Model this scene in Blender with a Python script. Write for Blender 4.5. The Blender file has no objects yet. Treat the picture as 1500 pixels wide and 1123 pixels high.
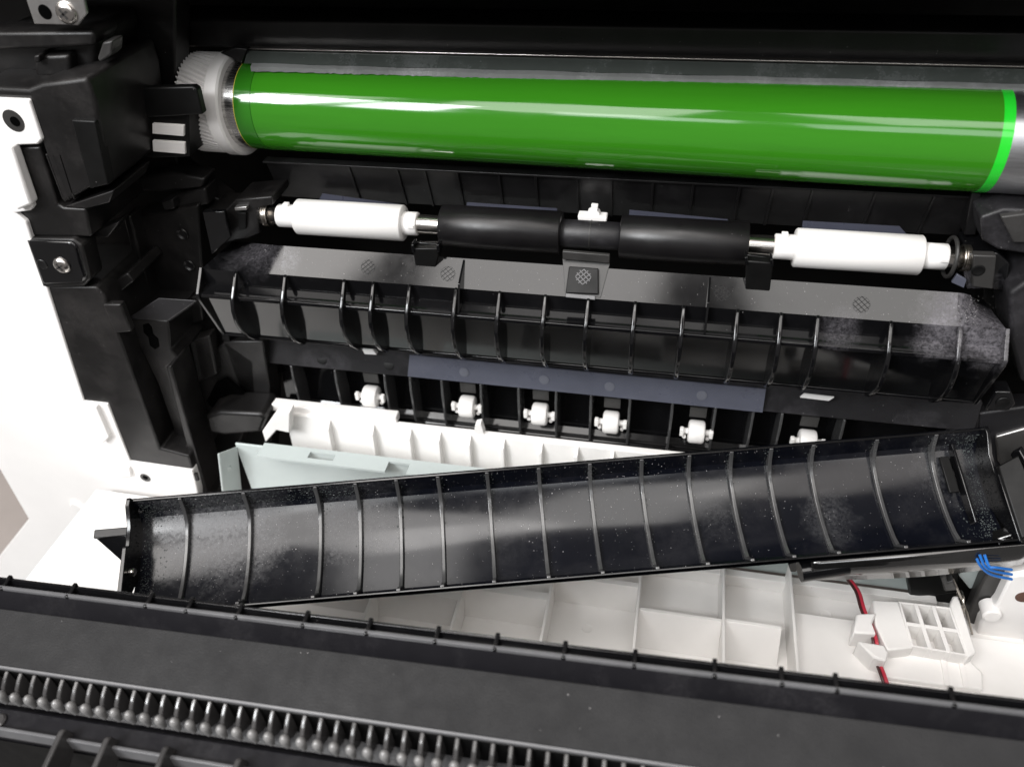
import bpy, math, random
from mathutils import Vector, Matrix
random.seed(7)
MM = 0.001
scene = bpy.context.scene
COL = scene.collection

# ------------------------------------------------------------------ camera
# world axes: X along the printer, Y into the printer, Z up, origin on the drum axis (mm)
FPX, CX, CY = 1177.0, 750.0, 561.5
U = Vector((.980, -.0946, .176)).normalized()
D = Vector((.025, -.764, -.644)); D = (D - U * D.dot(U)).normalized()
ZC = -D
YC = ZC.cross(U)
R = Matrix((U, YC, ZC))                       # camera -> world
def ray(px, py): return R @ Vector(((px - CX) / FPX, -(py - CY) / FPX, -1.0))
CAM = -ray(910, 185) * 252.0
cam_data = bpy.data.cameras.new('camera')
cam = bpy.data.objects.new('camera', cam_data); COL.objects.link(cam)
cam.matrix_world = Matrix.Translation(CAM * MM) @ R.to_4x4()
cam_data.sensor_width = 36.0
cam_data.lens = 36.0 * FPX / 1500.0
cam_data.clip_start = 0.005
cam_data.clip_end = 50.0
cam_data.dof.use_dof = True
cam_data.dof.focus_distance = 0.262
cam_data.dof.aperture_fstop = 13.0
scene.camera = cam

# ------------------------------------------------------------------ world, lamps, exposure
world = bpy.data.worlds.new('World'); scene.world = world
world.use_nodes = True
bg = world.node_tree.nodes['Background']
bg.inputs['Color'].default_value = (1.0, .95, .92, 1)
bg.inputs['Strength'].default_value = 0.18
scene.view_settings.view_transform = 'Standard'
scene.view_settings.look = 'None'
scene.view_settings.exposure = 0.02
scene.view_settings.gamma = 1.0
def lamp(name, loc, target, sx, sy, radiance, col=(1, 1, 1)):
    l = bpy.data.lights.new(name, 'AREA'); l.shape = 'RECTANGLE'
    l.size = sx; l.size_y = sy; l.color = col
    l.energy = radiance * math.pi * sx * sy
    o = bpy.data.objects.new(name, l); COL.objects.link(o)
    o.location = loc
    o.rotation_euler = (Vector(target) - Vector(loc)).to_track_quat('-Z', 'Y').to_euler()
    return o
aim = (-.02, -.08, -.05)
for (x, y, z, sx, sy, L, c) in ((-1.15, -.85, 1.45, .75, 1.2, 7.0, (1, .96, .93)), (-.30, -1.05, 1.6, .62, 1.5, 5.2, (1, .965, .94)), (.42, -.85, 1.6, .55, 1.1, 4.2, (1, .97, .94)),
                                (1.20, -1.0, 1.5, .6, 1.3, 2.2, (1, .94, .90)), (-.35, -.18, 1.7, 1.3, .30, 4.0, (1, .97, .95))):
    lamp('added_ceiling_panel', (x, y, z), aim, sx, sy, L, c)  # overhead light split into added panels, unequal to vary the reflections
for (x, y, z, sx, sy, L) in ((-1.22, -1.48, 1.25, .36, .72, 34.0), (-.84, -1.62, 1.22, .26, .62, 20.0), (-.20, -1.9, 1.36, .55, .34, 4.5), (.55, -1.85, 1.30, .60, .42, 3.6), (1.25, -1.60, 1.22, .5, .22, 4.2), (.95, -1.7, .62, .45, .12, 4.0)):
    lamp('window_and_added_panel', (x, y, z), (0, 0, 0), sx, sy, L, (.96, .98, 1))  # window panes at the left; the other panels are added for reflections

# ------------------------------------------------------------------ pixel -> place helpers (mm)
def at(px, py, X=None, Y=None, Z=None):
    r = ray(px, py)
    if X is not None: t = (X - CAM.x) / r.x
    elif Y is not None: t = (Y - CAM.y) / r.y
    else: t = (Z - CAM.z) / r.z
    return CAM + r * t
def onplane(px, py, P0, n):
    r = ray(px, py)
    return CAM + r * ((P0 - CAM).dot(n) / r.dot(n))
def dep(px, py, z): return CAM + ray(px, py) * z

# ------------------------------------------------------------------ materials
def _n(nt, t, **kw):
    n = nt.nodes.new(t)
    for k, v in kw.items():
        if k in n.inputs: n.inputs[k].default_value = v
        else: setattr(n, k, v)
    return n
def mathn(nt, op, a, b=None, clamp=False):
    n = nt.nodes.new('ShaderNodeMath'); n.operation = op; n.use_clamp = clamp
    for i, v in enumerate((a, b)):
        if v is None: continue
        if isinstance(v, (int, float)): n.inputs[i].default_value = v
        else: nt.links.new(v, n.inputs[i])
    return n.outputs[0]
def maprange(nt, v, a, b, c=0.0, d=1.0):
    n = nt.nodes.new('ShaderNodeMapRange'); n.clamp = True
    for i, x in enumerate((a, b, c, d)): n.inputs[i + 1].default_value = x
    nt.links.new(v, n.inputs[0]); return n.outputs[0]
def mixc(nt, f, a, b):
    n = nt.nodes.new('ShaderNodeMix'); n.data_type = 'RGBA'
    for sock, v in ((n.inputs[0], f), (n.inputs[6], a), (n.inputs[7], b)):
        if isinstance(v, (int, float)): sock.default_value = v
        elif isinstance(v, tuple): sock.default_value = (*v, 1) if len(v) == 3 else v
        else: nt.links.new(v, sock)
    return n.outputs[2]
def noise(nt, pos, scale, detail=3.0, rough=.55, stretch=None):
    if stretch:
        m = nt.nodes.new('ShaderNodeMapping'); m.inputs['Scale'].default_value = stretch
        nt.links.new(pos, m.inputs[0]); pos = m.outputs[0]
    n = _n(nt, 'ShaderNodeTexNoise', Scale=scale, Detail=detail, Roughness=rough)
    nt.links.new(pos, n.inputs['Vector']); return n.outputs['Fac']
def plastic(name, col, rough=.4, speck=0.0, smudge=0.0, patches=(), patchcol=(.20, .19, .21), bump=0.0,
            bumpscale=2500, metal=0.0, coat=0.0, sss=0.0, roughvar=.25, spec=.5, colvar=.12, streak=None,
            speckscale=700, ior=1.5, bstretch=None, smudgecol=(.13, .125, .13)):
    m = bpy.data.materials.new(name); m.use_nodes = True
    nt = m.node_tree; b = nt.nodes['Principled BSDF']
    pos = nt.nodes.new('ShaderNodeNewGeometry').outputs['Position']
    c = col
    big = noise(nt, pos, 55, 4, .6, streak)
    c = mixc(nt, maprange(nt, big, .3, .7), tuple(x * (1 - colvar) for x in col), tuple(x * (1 + colvar) for x in col))
    r = maprange(nt, noise(nt, pos, 120, 5, .65, streak), .25, .75, rough * (1 - roughvar), rough * (1 + roughvar))
    dirt = None
    if smudge:
        s = maprange(nt, noise(nt, pos, 42, 6, .7), .5, .78, 0, smudge)
        g = maprange(nt, noise(nt, pos, 1600, 2, .7), .35, .7, .35, 1)
        s = mathn(nt, 'MULTIPLY', s, g)
        c = mixc(nt, s, c, smudgecol); dirt = s
    for (p, rad, amt) in patches:
        d = nt.nodes.new('ShaderNodeVectorMath'); d.operation = 'DISTANCE'
        nt.links.new(pos, d.inputs[0]); d.inputs[1].default_value = Vector(p) * MM
        wob = mathn(nt, 'MULTIPLY_ADD', noise(nt, pos, 150, 5, .7), rad * MM * 1.3)
        wob.node.inputs[2].default_value = -rad * MM * .65
        dd = mathn(nt, 'ADD', d.outputs['Value'], wob)
        s = maprange(nt, dd, rad * MM, rad * MM * .35, 0, amt)
        g = maprange(nt, noise(nt, pos, 900, 8, .82), .40, .66, .12, 1)
        s = mathn(nt, 'MULTIPLY', s, g)
        c = mixc(nt, s, c, patchcol)
        dirt = s if dirt is None else mathn(nt, 'MAXIMUM', dirt, s)
    if speck:
        v = _n(nt, 'ShaderNodeTexVoronoi', Scale=speckscale); nt.links.new(pos, v.inputs['Vector'])
        sx = nt.nodes.new('ShaderNodeSeparateColor'); nt.links.new(v.outputs['Color'], sx.inputs[0])
        k = mathn(nt, 'GREATER_THAN', sx.outputs[0], 1 - speck)
        size = maprange(nt, sx.outputs[1], 0, 1, .02, .10)
        k = mathn(nt, 'MULTIPLY', k, mathn(nt, 'LESS_THAN', v.outputs['Distance'], size))
        c = mixc(nt, k, c, (.26, .25, .25))
        dirt = k if dirt is None else mathn(nt, 'MAXIMUM', dirt, k)
    if dirt is not None:
        mr = nt.nodes.new('ShaderNodeMix'); nt.links.new(dirt, mr.inputs[0]); nt.links.new(r, mr.inputs[2]); mr.inputs[3].default_value = .85
        r = mr.outputs[0]
    if isinstance(c, tuple): b.inputs['Base Color'].default_value = (*c, 1)
    else: nt.links.new(c, b.inputs['Base Color'])
    nt.links.new(r, b.inputs['Roughness'])
    b.inputs['Metallic'].default_value = metal
    b.inputs['IOR'].default_value = ior
    b.inputs['Specular IOR Level'].default_value = spec
    b.inputs['Coat Weight'].default_value = coat
    b.inputs['Coat Roughness'].default_value = .05
    if sss:
        b.inputs['Subsurface Weight'].default_value = sss
        b.inputs['Subsurface Radius'].default_value = (.004, .003, .0025)
        b.inputs['Subsurface Scale'].default_value = .5
    if bump:
        bn = nt.nodes.new('ShaderNodeBump'); bn.inputs['Strength'].default_value = bump; bn.inputs['Distance'].default_value = .0001 if bumpscale > 1000 else .0012
        nt.links.new(noise(nt, pos, bumpscale, 2, .6, bstretch), bn.inputs['Height'])
        nt.links.new(bn.outputs[0], b.inputs['Normal'])
    return m
M = {}
M['gloss'] = plastic('glossy_black_plastic', (.004, .004, .0045), .10, speck=.05, smudge=.05, ior=1.52,
    patches=[((108, -25, -42), 15, .85), ((116, -32, -50), 9, .7), ((72, -33, -48), 8, .45), ((-126, -20, -42), 13, .35), ((-112, -26, -41), 7, .30), ((100, -34, -49), 8, .6)])
M['satin'] = plastic('textured_black_plastic', (.007, .0067, .007), .34, spec=.4, speck=.08, smudge=.16, bump=.35, bumpscale=3500, colvar=.25)
M['frame'] = plastic('dust_and_sheen_frame_plastic', (.008, .0075, .0075), .38, spec=.36, speck=.08, smudge=.40, bump=.4, bumpscale=3200, colvar=.3, smudgecol=(.075, .068, .066))  # cloudy grey smudges paint reflections on the faces together with dust
M['deep'] = plastic('dull_black_plastic', (.0035, .0035, .0035), .45, spec=.25, speck=.03, smudge=.1, smudgecol=(.012, .012, .012))
M['dusty'] = plastic('toner_dusted_plastic', (.012, .0115, .013), .45, speck=.3, smudge=.8, smudgecol=(.085, .08, .09), bump=.5)
M['white'] = plastic('white_plastic', (.84, .825, .81), .42, speck=.006, colvar=.02, bump=.1, sss=.0)
M['tray'] = plastic('white_tray_plastic', (.85, .835, .815), .38, speck=.02, colvar=.03, smudge=.10, smudgecol=(.55, .52, .48))
M['roller'] = plastic('white_roller_plastic', (.80, .785, .765), .38, colvar=.03, smudge=.30, smudgecol=(.60, .57, .54), streak=(.4, 2, 2))
M['rubber'] = plastic('black_roller_rubber', (.0065, .006, .0065), .34, speck=.02, colvar=.15, ior=1.45)
M['metal'] = plastic('bright_steel', (.62, .59, .56), .22, metal=1, colvar=.06, streak=(1, 12, 12))
M['zinc'] = plastic('zinc_plated_steel', (.56, .55, .54), .38, metal=1, colvar=.1, speck=.02)
M['ring'] = plastic('turned_aluminium', (.55, .54, .53), .25, metal=1, streak=(1, 30, 30), colvar=.4)
M['cap'] = plastic('brushed_aluminium', (.60, .61, .63), .36, metal=1, streak=(1, 40, 40), colvar=.15)
M['drum'] = plastic('green_drum_coating', (.036, .215, .010), .10, colvar=.05, coat=.5, streak=(.25, 4, 4), roughvar=.7, bump=.22, bumpscale=110, bstretch=(.12, 1, 1))
M['drumdark'] = plastic('dark_green_drum_edge', (.024, .16, .009), .14, colvar=.05, coat=.4)
M['neon'] = plastic('bright_green_drum_band', (.02, .62, .03), .2, colvar=.04, coat=.5)
M['yellow'] = plastic('yellow_lacquer_line', (.5, .42, .06), .4)
M['gear'] = plastic('milky_gear_plastic', (.84, .82, .80), .38, colvar=.05, sss=.0)
M['film'] = plastic('blue_grey_film', (.085, .090, .118), .3, speck=.05, smudge=.3, smudgecol=(.2, .2, .24), colvar=.1)
M['filmdark'] = plastic('dark_blue_film', (.055, .058, .08), .3, speck=.05, smudge=.2)
M['felt'] = plastic('fuzzy_grey_dust', (.16, .165, .16), .85, speck=.5, smudge=.9, smudgecol=(.42, .42, .42), bump=1.0, bumpscale=1800)
M['blade'] = plastic('clear_grey_blade', (.06, .068, .062), .2, speck=.1, smudge=.8, smudgecol=(.2, .21, .21))
M['sheet'] = plastic('pale_green_sheet_metal', (.49, .545, .535), .42, colvar=.03, spec=.6)
M['mat'] = plastic('grey_foam_mat', (.017, .0168, .0175), .62, speck=.12, smudge=.10, smudgecol=(.05, .049, .05), bump=1.0, bumpscale=2200, colvar=.10, speckscale=560, spec=.22)
M['edge'] = plastic('pale_grey_edge', (.11, .11, .115), .35, smudge=.4, smudgecol=(.3, .3, .3))  # paler grey for the rails, lip and hatch
M['door'] = plastic('door_black_plastic', (.008, .0077, .0095), .32, speck=.1, smudge=.2, bump=.3, speckscale=560, spec=.28)
M['comb'] = plastic('comb_grey_plastic', (.05, .048, .048), .15, smudge=.5, smudgecol=(.10, .10, .10), colvar=.3)
M['trough'] = plastic('loose_guide_plastic', (.0035, .004, .0065), .13, speck=.12, smudge=.12, speckscale=900, ior=1.48,
    patches=[((-128, -112, -83), 13, .6), ((112, -52, -80), 15, .55), ((-70, -98, -85), 20, .32), ((-112, -105, -88), 26, .5), ((75, -68, -90), 12, .35), ((40, -75, -88), 12, .2)], patchcol=(.15, .15, .155))
M['ribedge'] = plastic('rib_plastic_painted_glint', (.045, .045, .046), .18, smudge=.5, smudgecol=(.12, .12, .12), ior=1.7)  # raised base colour paints the bright glints along the ribs
M['mirror'] = plastic('mirror_black_plastic', (.006, .006, .006), .07, ior=2.1, smudge=.08)
M['void'] = plastic('painted_hole_dark', (.0012, .0012, .0012), .9, spec=.02)  # near-black colour paints the dark inside of holes
M['tip'] = plastic('painted_tip_highlight', (.19, .187, .185), .22, ior=1.6, smudge=.2)  # lighter colour stands in for the highlights on the tooth tips
M['dust'] = plastic('white_dust', (.62, .60, .60), .9)
M['fluff'] = plastic('grey_toner_fluff', (.050, .058, .056), .95, colvar=.4)
M['red'] = plastic('red_cable_sheath', (.50, .035, .06), .35, colvar=.05)
M['darkred'] = plastic('dark_cable_sheath', (.06, .02, .02), .4)
M['blue'] = plastic('blue_cable_sheath', (.012, .13, .45), .35)
M['spring'] = plastic('spring_steel', (.42, .39, .35), .3, metal=1)
M['table'] = plastic('grey_wall_paint', (.30, .265, .245), .7, colvar=.04)
M['rust'] = plastic('rusty_hole', (.10, .05, .035), .8)
M['grey'] = plastic('grey_plastic', (.03, .029, .028), .4, smudge=.3)

# ------------------------------------------------------------------ object helpers
def tag(o, label=None, cat=None, group=None, kind=None):
    for k, v in (('label', label), ('category', cat), ('group', group), ('kind', kind)):
        if v: o[k] = v
    return o
def thing(name, label, cat, loc, group=None):
    o = bpy.data.objects.new(name, None); COL.objects.link(o)
    o.empty_display_size = .005
    o.location = Vector(loc) * MM
    return tag(o, label, cat, group)
def rootloc(o):
    v = Vector((0, 0, 0))
    while o is not None: v = v + o.location; o = o.parent
    return v
class MB:
    def __init__(s): s.v = []; s.f = []
    def add(s, vs, fs):
        k = len(s.v); s.v += [Vector(p) for p in vs]; s.f += [tuple(i + k for i in f) for f in fs]; return s
    def prism(s, pts, off):
        n = len(pts); off = Vector(off); a = [Vector(p) for p in pts]
        nrm = Vector((0, 0, 0))
        for i in range(n): nrm += a[i].cross(a[(i + 1) % n])
        if nrm.dot(off) > 0: a = a[::-1]
        return s.add(a + [p + off for p in a], [tuple(range(n)), tuple(range(2 * n - 1, n - 1, -1))] +
                     [((i + 1) % n, i, i + n, (i + 1) % n + n) for i in range(n)])
    def box(s, lo, hi):
        x0, y0, z0 = lo; x1, y1, z1 = hi
        return s.prism([(x0, y0, z0), (x1, y0, z0), (x1, y0, z1), (x0, y0, z1)], (0, y1 - y0, 0))
    def px(s, pts, Y, d): return s.prism([at(a, b, Y=Y) for a, b in pts], (0, d, 0))
    def prof(s, yz, x0, x1): return s.prism([(x0, y, z) for y, z in yz], (x1 - x0, 0, 0))
    def obox(s, P0, axes, lo, hi):
        c = lambda i, j, k: P0 + axes[0] * (lo, hi)[i][0] + axes[1] * (lo, hi)[j][1] + axes[2] * (lo, hi)[k][2]
        return s.prism([c(0, 0, 0), c(1, 0, 0), c(1, 1, 0), c(0, 1, 0)], axes[2] * (hi[2] - lo[2]))
    def lathe(s, c, ax, prof, seg=32, cap=True):
        ax = Vector(ax).normalized(); c = Vector(c)
        u = ax.orthogonal().normalized(); w = ax.cross(u); k = []
        for t, r in prof:
            k.append([c + ax * t + (u * math.cos(2 * math.pi * i / seg) + w * math.sin(2 * math.pi * i / seg)) * r for i in range(seg)])
        vs = [p for ring in k for p in ring]; fs = []
        for j in range(len(prof) - 1):
            for i in range(seg):
                q = (i + 1) % seg; fs.append((j * seg + i, j * seg + q, (j + 1) * seg + q, (j + 1) * seg + i))
        if cap:
            fs.append(tuple(range(seg - 1, -1, -1))); L = (len(prof) - 1) * seg; fs.append(tuple(range(L, L + seg)))
        return s.add(vs, fs)
    def tube(s, pts, r, seg=10):
        pts = [Vector(p) for p in pts]; rings = []; prev = None
        for i, p in enumerate(pts):
            t = (pts[min(i + 1, len(pts) - 1)] - pts[max(i - 1, 0)]).normalized()
            u = t.orthogonal().normalized() if prev is None else (prev - t * prev.dot(t)).normalized()
            prev = u; w = t.cross(u)
            rings += [p + (u * math.cos(2 * math.pi * k / seg) + w * math.sin(2 * math.pi * k / seg)) * r for k in range(seg)]
        fs = []
        for j in range(len(pts) - 1):
            for i in range(seg):
                q = (i + 1) % seg; fs.append((j * seg + i, j * seg + q, (j + 1) * seg + q, (j + 1) * seg + i))
        fs += [tuple(range(seg - 1, -1, -1)), tuple(range((len(pts) - 1) * seg, len(pts) * seg))]
        return s.add(rings, fs)
    def strip(s, lines, closed=False):
        n = len(lines[0]); vs = [p for l in lines for p in l]
        fs = [(j * n + i, j * n + i + 1, (j + 1) * n + i + 1, (j + 1) * n + i) for j in range(len(lines) - 1) for i in range(n - 1)]
        return s.add(vs, fs)
    def build(s, name, mat, parent=None, bevel=0.0, seg=2, smooth=35, origin=None):
        L = rootloc(parent)
        org = Vector(origin) * MM if origin is not None else L
        me = bpy.data.meshes.new(name)
        me.from_pydata([p * MM - org for p in s.v], [], s.f)
        me.materials.append(M[mat] if isinstance(mat, str) else mat)
        if smooth:
            me.polygons.foreach_set('use_smooth', [True] * len(me.polygons))
            me.set_sharp_from_angle(angle=math.radians(smooth))
        me.update()
        o = bpy.data.objects.new(name, me); COL.objects.link(o)
        if parent is not None: o.parent = parent
        o.location = org - L if origin is not None or parent is not None else (0, 0, 0)
        if parent is None and origin is None: o.location = (0, 0, 0)
        if bevel:
            b = o.modifiers.new('bevel', 'BEVEL'); b.width = bevel * MM; b.segments = seg; b.limit_method = 'ANGLE'; b.angle_limit = math.radians(40)
            b.harden_normals = False
        return o
def rep(o, off):
    "a copy of a part, sharing its mesh, shifted by off (mm)"
    c = o.copy(); COL.objects.link(c); c.parent = o.parent; c.location = o.location + Vector(off) * MM
    return c
def disc(P, n, prof, seg=24): return MB().lathe(P, n, prof, seg)
Yax, Xax, Zax = Vector((0, 1, 0)), Vector((1, 0, 0)), Vector((0, 0, 1))
def screw(parent, px, py, Y, r, name='screw'):
    P = at(px, py, Y=Y)
    mb = disc(P, -Yax, [(0, r), (r * .16, r), (r * .42, r * .80), (r * .52, r * .45), (r * .54, .05)], 28)
    s = mb.build(name, 'metal', parent, smooth=50)
    cr = MB()
    for a in (.5, .5 + math.pi / 2):
        dx = Vector((math.cos(a), 0, math.sin(a))); dz = Vector((-math.sin(a), 0, math.cos(a)))
        cr.obox(P - Yax * r * .53, (dx, dz, -Yax), (-r * .5, -r * .10, -.12), (r * .5, r * .10, .12))
    cr.build('cross_recess', 'grey', s)
    return s

# ------------------------------------------------------------------ the setting
tag(MB().box((-420, 62, -260), (420, 70, 120)).build('printer_back_wall', 'deep'), kind='structure')
tag(MB().box((-900, -40, -262), (900, 400, -258)).build('floor', 'table'), kind='structure')
tag(MB().box((-900, 400, -262), (900, 410, 900)).build('room_wall', 'table'), kind='structure')

# upper housing and cross beam above the drum
h = thing('printer_housing', 'black upper housing overhanging the drum along the top', 'printer housing', (0, 0, 48))
MB().prof([(-34, 60), (-34, 47), (-8, 40), (20, 38), (60, 38), (60, 90), (-34, 90)], -300, 300).build('hood', 'deep', h, .6)
tb = thing('cross_beam', 'smooth black cross beam running above the drum and seal strip', 'beam', (0, 8, 25))
zt = [at(a, b, Y=6).z for a, b in ((420, 23), (1500, 44))]; zb = [at(a, b, Y=6).z for a, b in ((420, 71), (1500, 99))]
Zt, Zb = sum(zt) / 2, sum(zb) / 2
MB().prof([(6, Zb), (4.5, Zt - 1), (6, Zt), (16, Zt + .6), (16, Zb)], -190, 190).build('beam', 'satin', tb, .5)
MB().prof([(22, Zt + 6), (20, Zt + 8), (22, Zt + 12), (34, Zt + 12), (34, Zt + 6)], -100, 190).build('housing_rail', 'deep', tb, .4)
MB().box((92, 18, Zt + 8), (93.2, 22, Zt + 16)).build('rib', 'satin', tb, .2)

# ------------------------------------------------------------------ seal strip above the drum
st = thing('seal_strip', 'dusty translucent seal strip with a bright rail along the top of the drum', 'seal strip', (0, 4, 18))
x0, x1 = at(355, 85, Y=2).x, 135
za = at(750, 84, Y=2).z
MB().prof([(3.5, za - .2), (2.6, za + .25), (2.6, za + .7), (4.2, za + .9), (6, za + .4)], x0, x1).build('rail', 'metal', st, .15)
MB().prof([(2.8, za - .2), (-1.2, za - 2.8), (-1.0, za - 3.1), (3.2, za - .5)], x0 + 2, x1).build('blade', 'blade', st)
fz = MB(); nseg = 260
top, bot = [], []
for i in range(nseg + 1):
    x = x0 + 5 + (x1 - x0 - 5) * i / nseg
    a = .5 * math.sin(i * .21) + .4 * math.sin(i * .077 + 1) + random.uniform(-.2, .2)
    top.append(Vector((x, -1.5 + random.uniform(-.05, .05), za - 2.75 + .18 * a)))
    bot.append(Vector((x, -3.4 + random.uniform(-.15, .15), za - 4.6 + random.uniform(-.15, .15))))
mid = [(a + b) / 2 + Vector((0, -.5 + random.uniform(-.15, .15), .3 + random.uniform(-.15, .15))) for a, b in zip(top, bot)]
fz.strip([top, mid, bot]); fz.build('fuzz_edge', 'felt', st)
MB().px([(322, 78), (345, 70), (362, 72), (354, 94), (340, 86)], 1, 3).build('end_tab', 'satin', st, .3)

# ------------------------------------------------------------------ drum
dr = thing('image_drum', 'glossy green cylinder drum with white helical gear at its end', 'drum', (0, 0, 0))
RD = 14.55
xd = lambda px, py: at(px, py, Y=-6).x
xg0, xg1, xf, xm, xy, xdk, xmain, xn, xc = [at(a, b, Y=-RD * .8).x for a, b in ((259, 160), (304, 160), (322, 158), (338, 158), (339.5, 158), (365, 158), (1464, 190), (1481, 190), (1560, 190))]
MB().lathe((0, 0, 0), Xax, [(xdk + .12, RD), (xmain, RD)], 128, False).build('drum_body', 'drum', dr, smooth=60)
MB().lathe((0, 0, 0), Xax, [(xy + .25, RD), (xdk - .12, RD), (xdk - .1, RD - .15), (xdk + .12, RD - .15), (xdk + .14, RD)], 128, False).build('edge_band', 'drumdark', dr)
MB().lathe((0, 0, 0), Xax, [(xy, RD), (xy + .25, RD)], 128, False).build('yellow_line', 'yellow', dr)
MB().lathe((0, 0, 0), Xax, [(xf - 1, RD - .15), (xy, RD - .15)], 128, False).build('metal_ring', 'ring', dr)
MB().lathe((0, 0, 0), Xax, [(xmain, RD - .05), (xmain + .35, RD - .05), (xmain + .36, RD + .02), (xn, RD + .02)], 128, False).build('end_band', 'neon', dr)
MB().lathe((0, 0, 0), Xax, [(xn, RD - .1), (xc, RD - .1)], 128).build('end_cap', 'cap', dr)
MB().lathe((0, 0, 0), Xax, [(xg1 - .5, 10), (xg1 - .4, RD + 2.1), (xg1, RD + 2.5), (xf - .6, RD + 2.4), (xf, RD + 1.7), (xf + .05, RD - 1)], 96).build('gear_flange', 'gear', dr)
gm = MB(); nt_, steps = 58, 9
rings = []
for s in range(steps + 1):
    x = xg0 + (xg1 - .3 - xg0) * s / steps; tw = .27 * s / steps; ring = []
    for i in range(nt_):
        for da, r in ((-.37, RD + .9), (-.12, RD + 1.9), (.12, RD + 1.9), (.37, RD + .9)):
            a = 2 * math.pi * (i + da) / nt_ + tw
            ring.append(Vector((x, r * math.cos(a), r * math.sin(a))))
    rings.append(ring)
N = len(rings[0])
gm.add([p for r in rings for p in r], [(j * N + i, j * N + (i + 1) % N, (j + 1) * N + (i + 1) % N, (j + 1) * N + i) for j in range(steps) for i in range(N)] + [tuple(range(N - 1, -1, -1))])
gm.build('helical_gear', 'gear', dr, smooth=25)
dr.location = (0, 0, .0012); dr.rotation_euler = (0, 0, math.radians(-1.6))

# ------------------------------------------------------------------ ribbed shield under the drum
sh = thing('ribbed_shield', 'black ribbed shield panel directly beneath the green drum', 'shield panel', (0, 4, -25))
ys = -3.0
zs_t = at(900, 262, Y=ys).z; zs_b = at(900, 318, Y=ys + 4).z
x0, x1 = at(392, 250, Y=ys).x, at(1428, 300, Y=ys).x
MB().prof([(ys, zs_t), (ys + 5, zs_b), (ys + 7, zs_b), (ys + 3, zs_t)], x0, x1).build('panel', 'satin', sh, .2)
MB().prof([(ys - 1.1, zs_t + .5), (ys - 1.1, zs_t - .2), (ys + 3, zs_t - .2), (ys + 3, zs_t + .5)], x0 - .5, x1 + .5).build('top_lip', 'satin', sh, .12)
first = None
for px, py in ((515, 265), (585, 270), (625, 272), (672, 275), (732, 278), (785, 280), (845, 284), (895, 287), (955, 290), (1013, 294), (1080, 298), (1128, 300), (1185, 304), (1275, 310), (1360, 315)):
    x = at(px, py, Y=ys).x
    if first is None:
        fx = x; first = MB().prof([(ys - .7, zs_t - .2), (ys + 4.2, zs_b), (ys + 5, zs_b), (ys + .2, zs_t - .2)], x - .35, x + .35).build('rib', 'satin', sh, .1)
    else: rep(first, (x - fx, 0, 0))
MB().px([(1424, 282), (1438, 284), (1430, 345), (1412, 345)], ys - 3, 6).build('end_rib', 'satin', sh, .4)

# ------------------------------------------------------------------ blue-black film flaps behind the rollers
for (pts, lab) in (([(472, 284), (586, 300), (586, 314), (460, 306)], 'dark film flap showing behind the leftmost white roller'),
                   ([(684, 297), (816, 306), (816, 326), (680, 316)], 'dark film flap behind the black roller with the white roller at its left'),
                   ([(922, 308), (1066, 322), (1066, 340), (920, 328)], 'dark film flap behind the black roller right of the white clip'),
                   ([(1176, 324), (1318, 332), (1336, 352), (1174, 345)], 'dark film flap showing behind the rightmost white roller')):
    tag(MB().px(pts, -3.5, .4).build('film_flap', 'filmdark'), lab, 'film flap', 'film flaps behind the rollers')

# ------------------------------------------------------------------ roller shaft
YR, ZR = -12.0, at(900, 346, Y=-12).z
xr = lambda px, py, r=5: at(px, py, Y=YR - r * .8).x
rs = thing('roller_shaft', 'steel shaft carrying two white and two black rollers', 'roller shaft', (0, YR, ZR))
axc = Vector((0, YR, ZR))
def cyl(name, xa, xb, r, mat, ch=.3, parent=rs, seg=64):
    return MB().lathe(axc, Xax, [(xa, r - ch), (xa + ch, r), (xb - ch, r), (xb, r - ch)], seg).build(name, mat, parent, smooth=50)
cyl('shaft', xr(372, 312), xr(1420, 380), 3.3, 'metal', .2)
for (a, b, pa, pb, ca, cb) in ((427, 585, 320, 328, 403, 608), (1167, 1356, 363, 377, 1135, 1392)):
    xa, xb = xr(a, pa, 6), xr(b, pb, 6)
    w = cyl('white_roller', xa, xb, 6.15, 'roller', .45)
    cyl('collar', xr(ca, pa, 4), xa + .5, 4.0, 'white', .3)
    c2 = cyl('collar', xb - .5, xr(cb, pb, 4), 4.0, 'white', .3)
    MB().box((xr(cb, pb, 4) - 2.4, YR - 4.4, ZR + .6), (xr(cb, pb, 4) - .4, YR - 3.2, ZR + 1.5)).build('collar_notch', 'gear', c2)
    MB().box((xa - 4.5, YR - 1, ZR + 3.2), (xa - 2.5, YR + 1, ZR + 5.0)).build('collar_tab', 'white', w, .2)
for (a, b, pa, pb) in ((641, 819, 333, 345), (907, 1097, 347, 360)):
    cyl('black_roller', xr(a, pa, 7), xr(b, pb, 7), 7.1, 'rubber', .35)
cpl = cyl('coupling', xr(815, 345), xr(912, 350), 4.6, 'dusty', .2)
MB().lathe(axc, Xax, [(xr(862, 345), 4.3), (xr(862, 345) + .1, 4.75), (xr(864, 345), 4.75), (xr(864, 345) + .1, 4.3)], 48).build('joint_line', 'grey', cpl)
xs = xr(378, 312)
hel = [axc + Vector((xs + 2.2 * t / 60, 3.9 * math.cos(t * .42), 3.9 * math.sin(t * .42))) for t in range(61)]
MB().tube(hel, .28, 6).build('spring', 'spring', rs)
xs = xr(1414, 382)
hel = [axc + Vector((xs + 2.2 * t / 60, 3.9 * math.cos(t * .42), 3.9 * math.sin(t * .42))) for t in range(61)]
MB().tube(hel, .28, 6).build('spring', 'spring', rs)
xw = xr(1398, 380)
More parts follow.
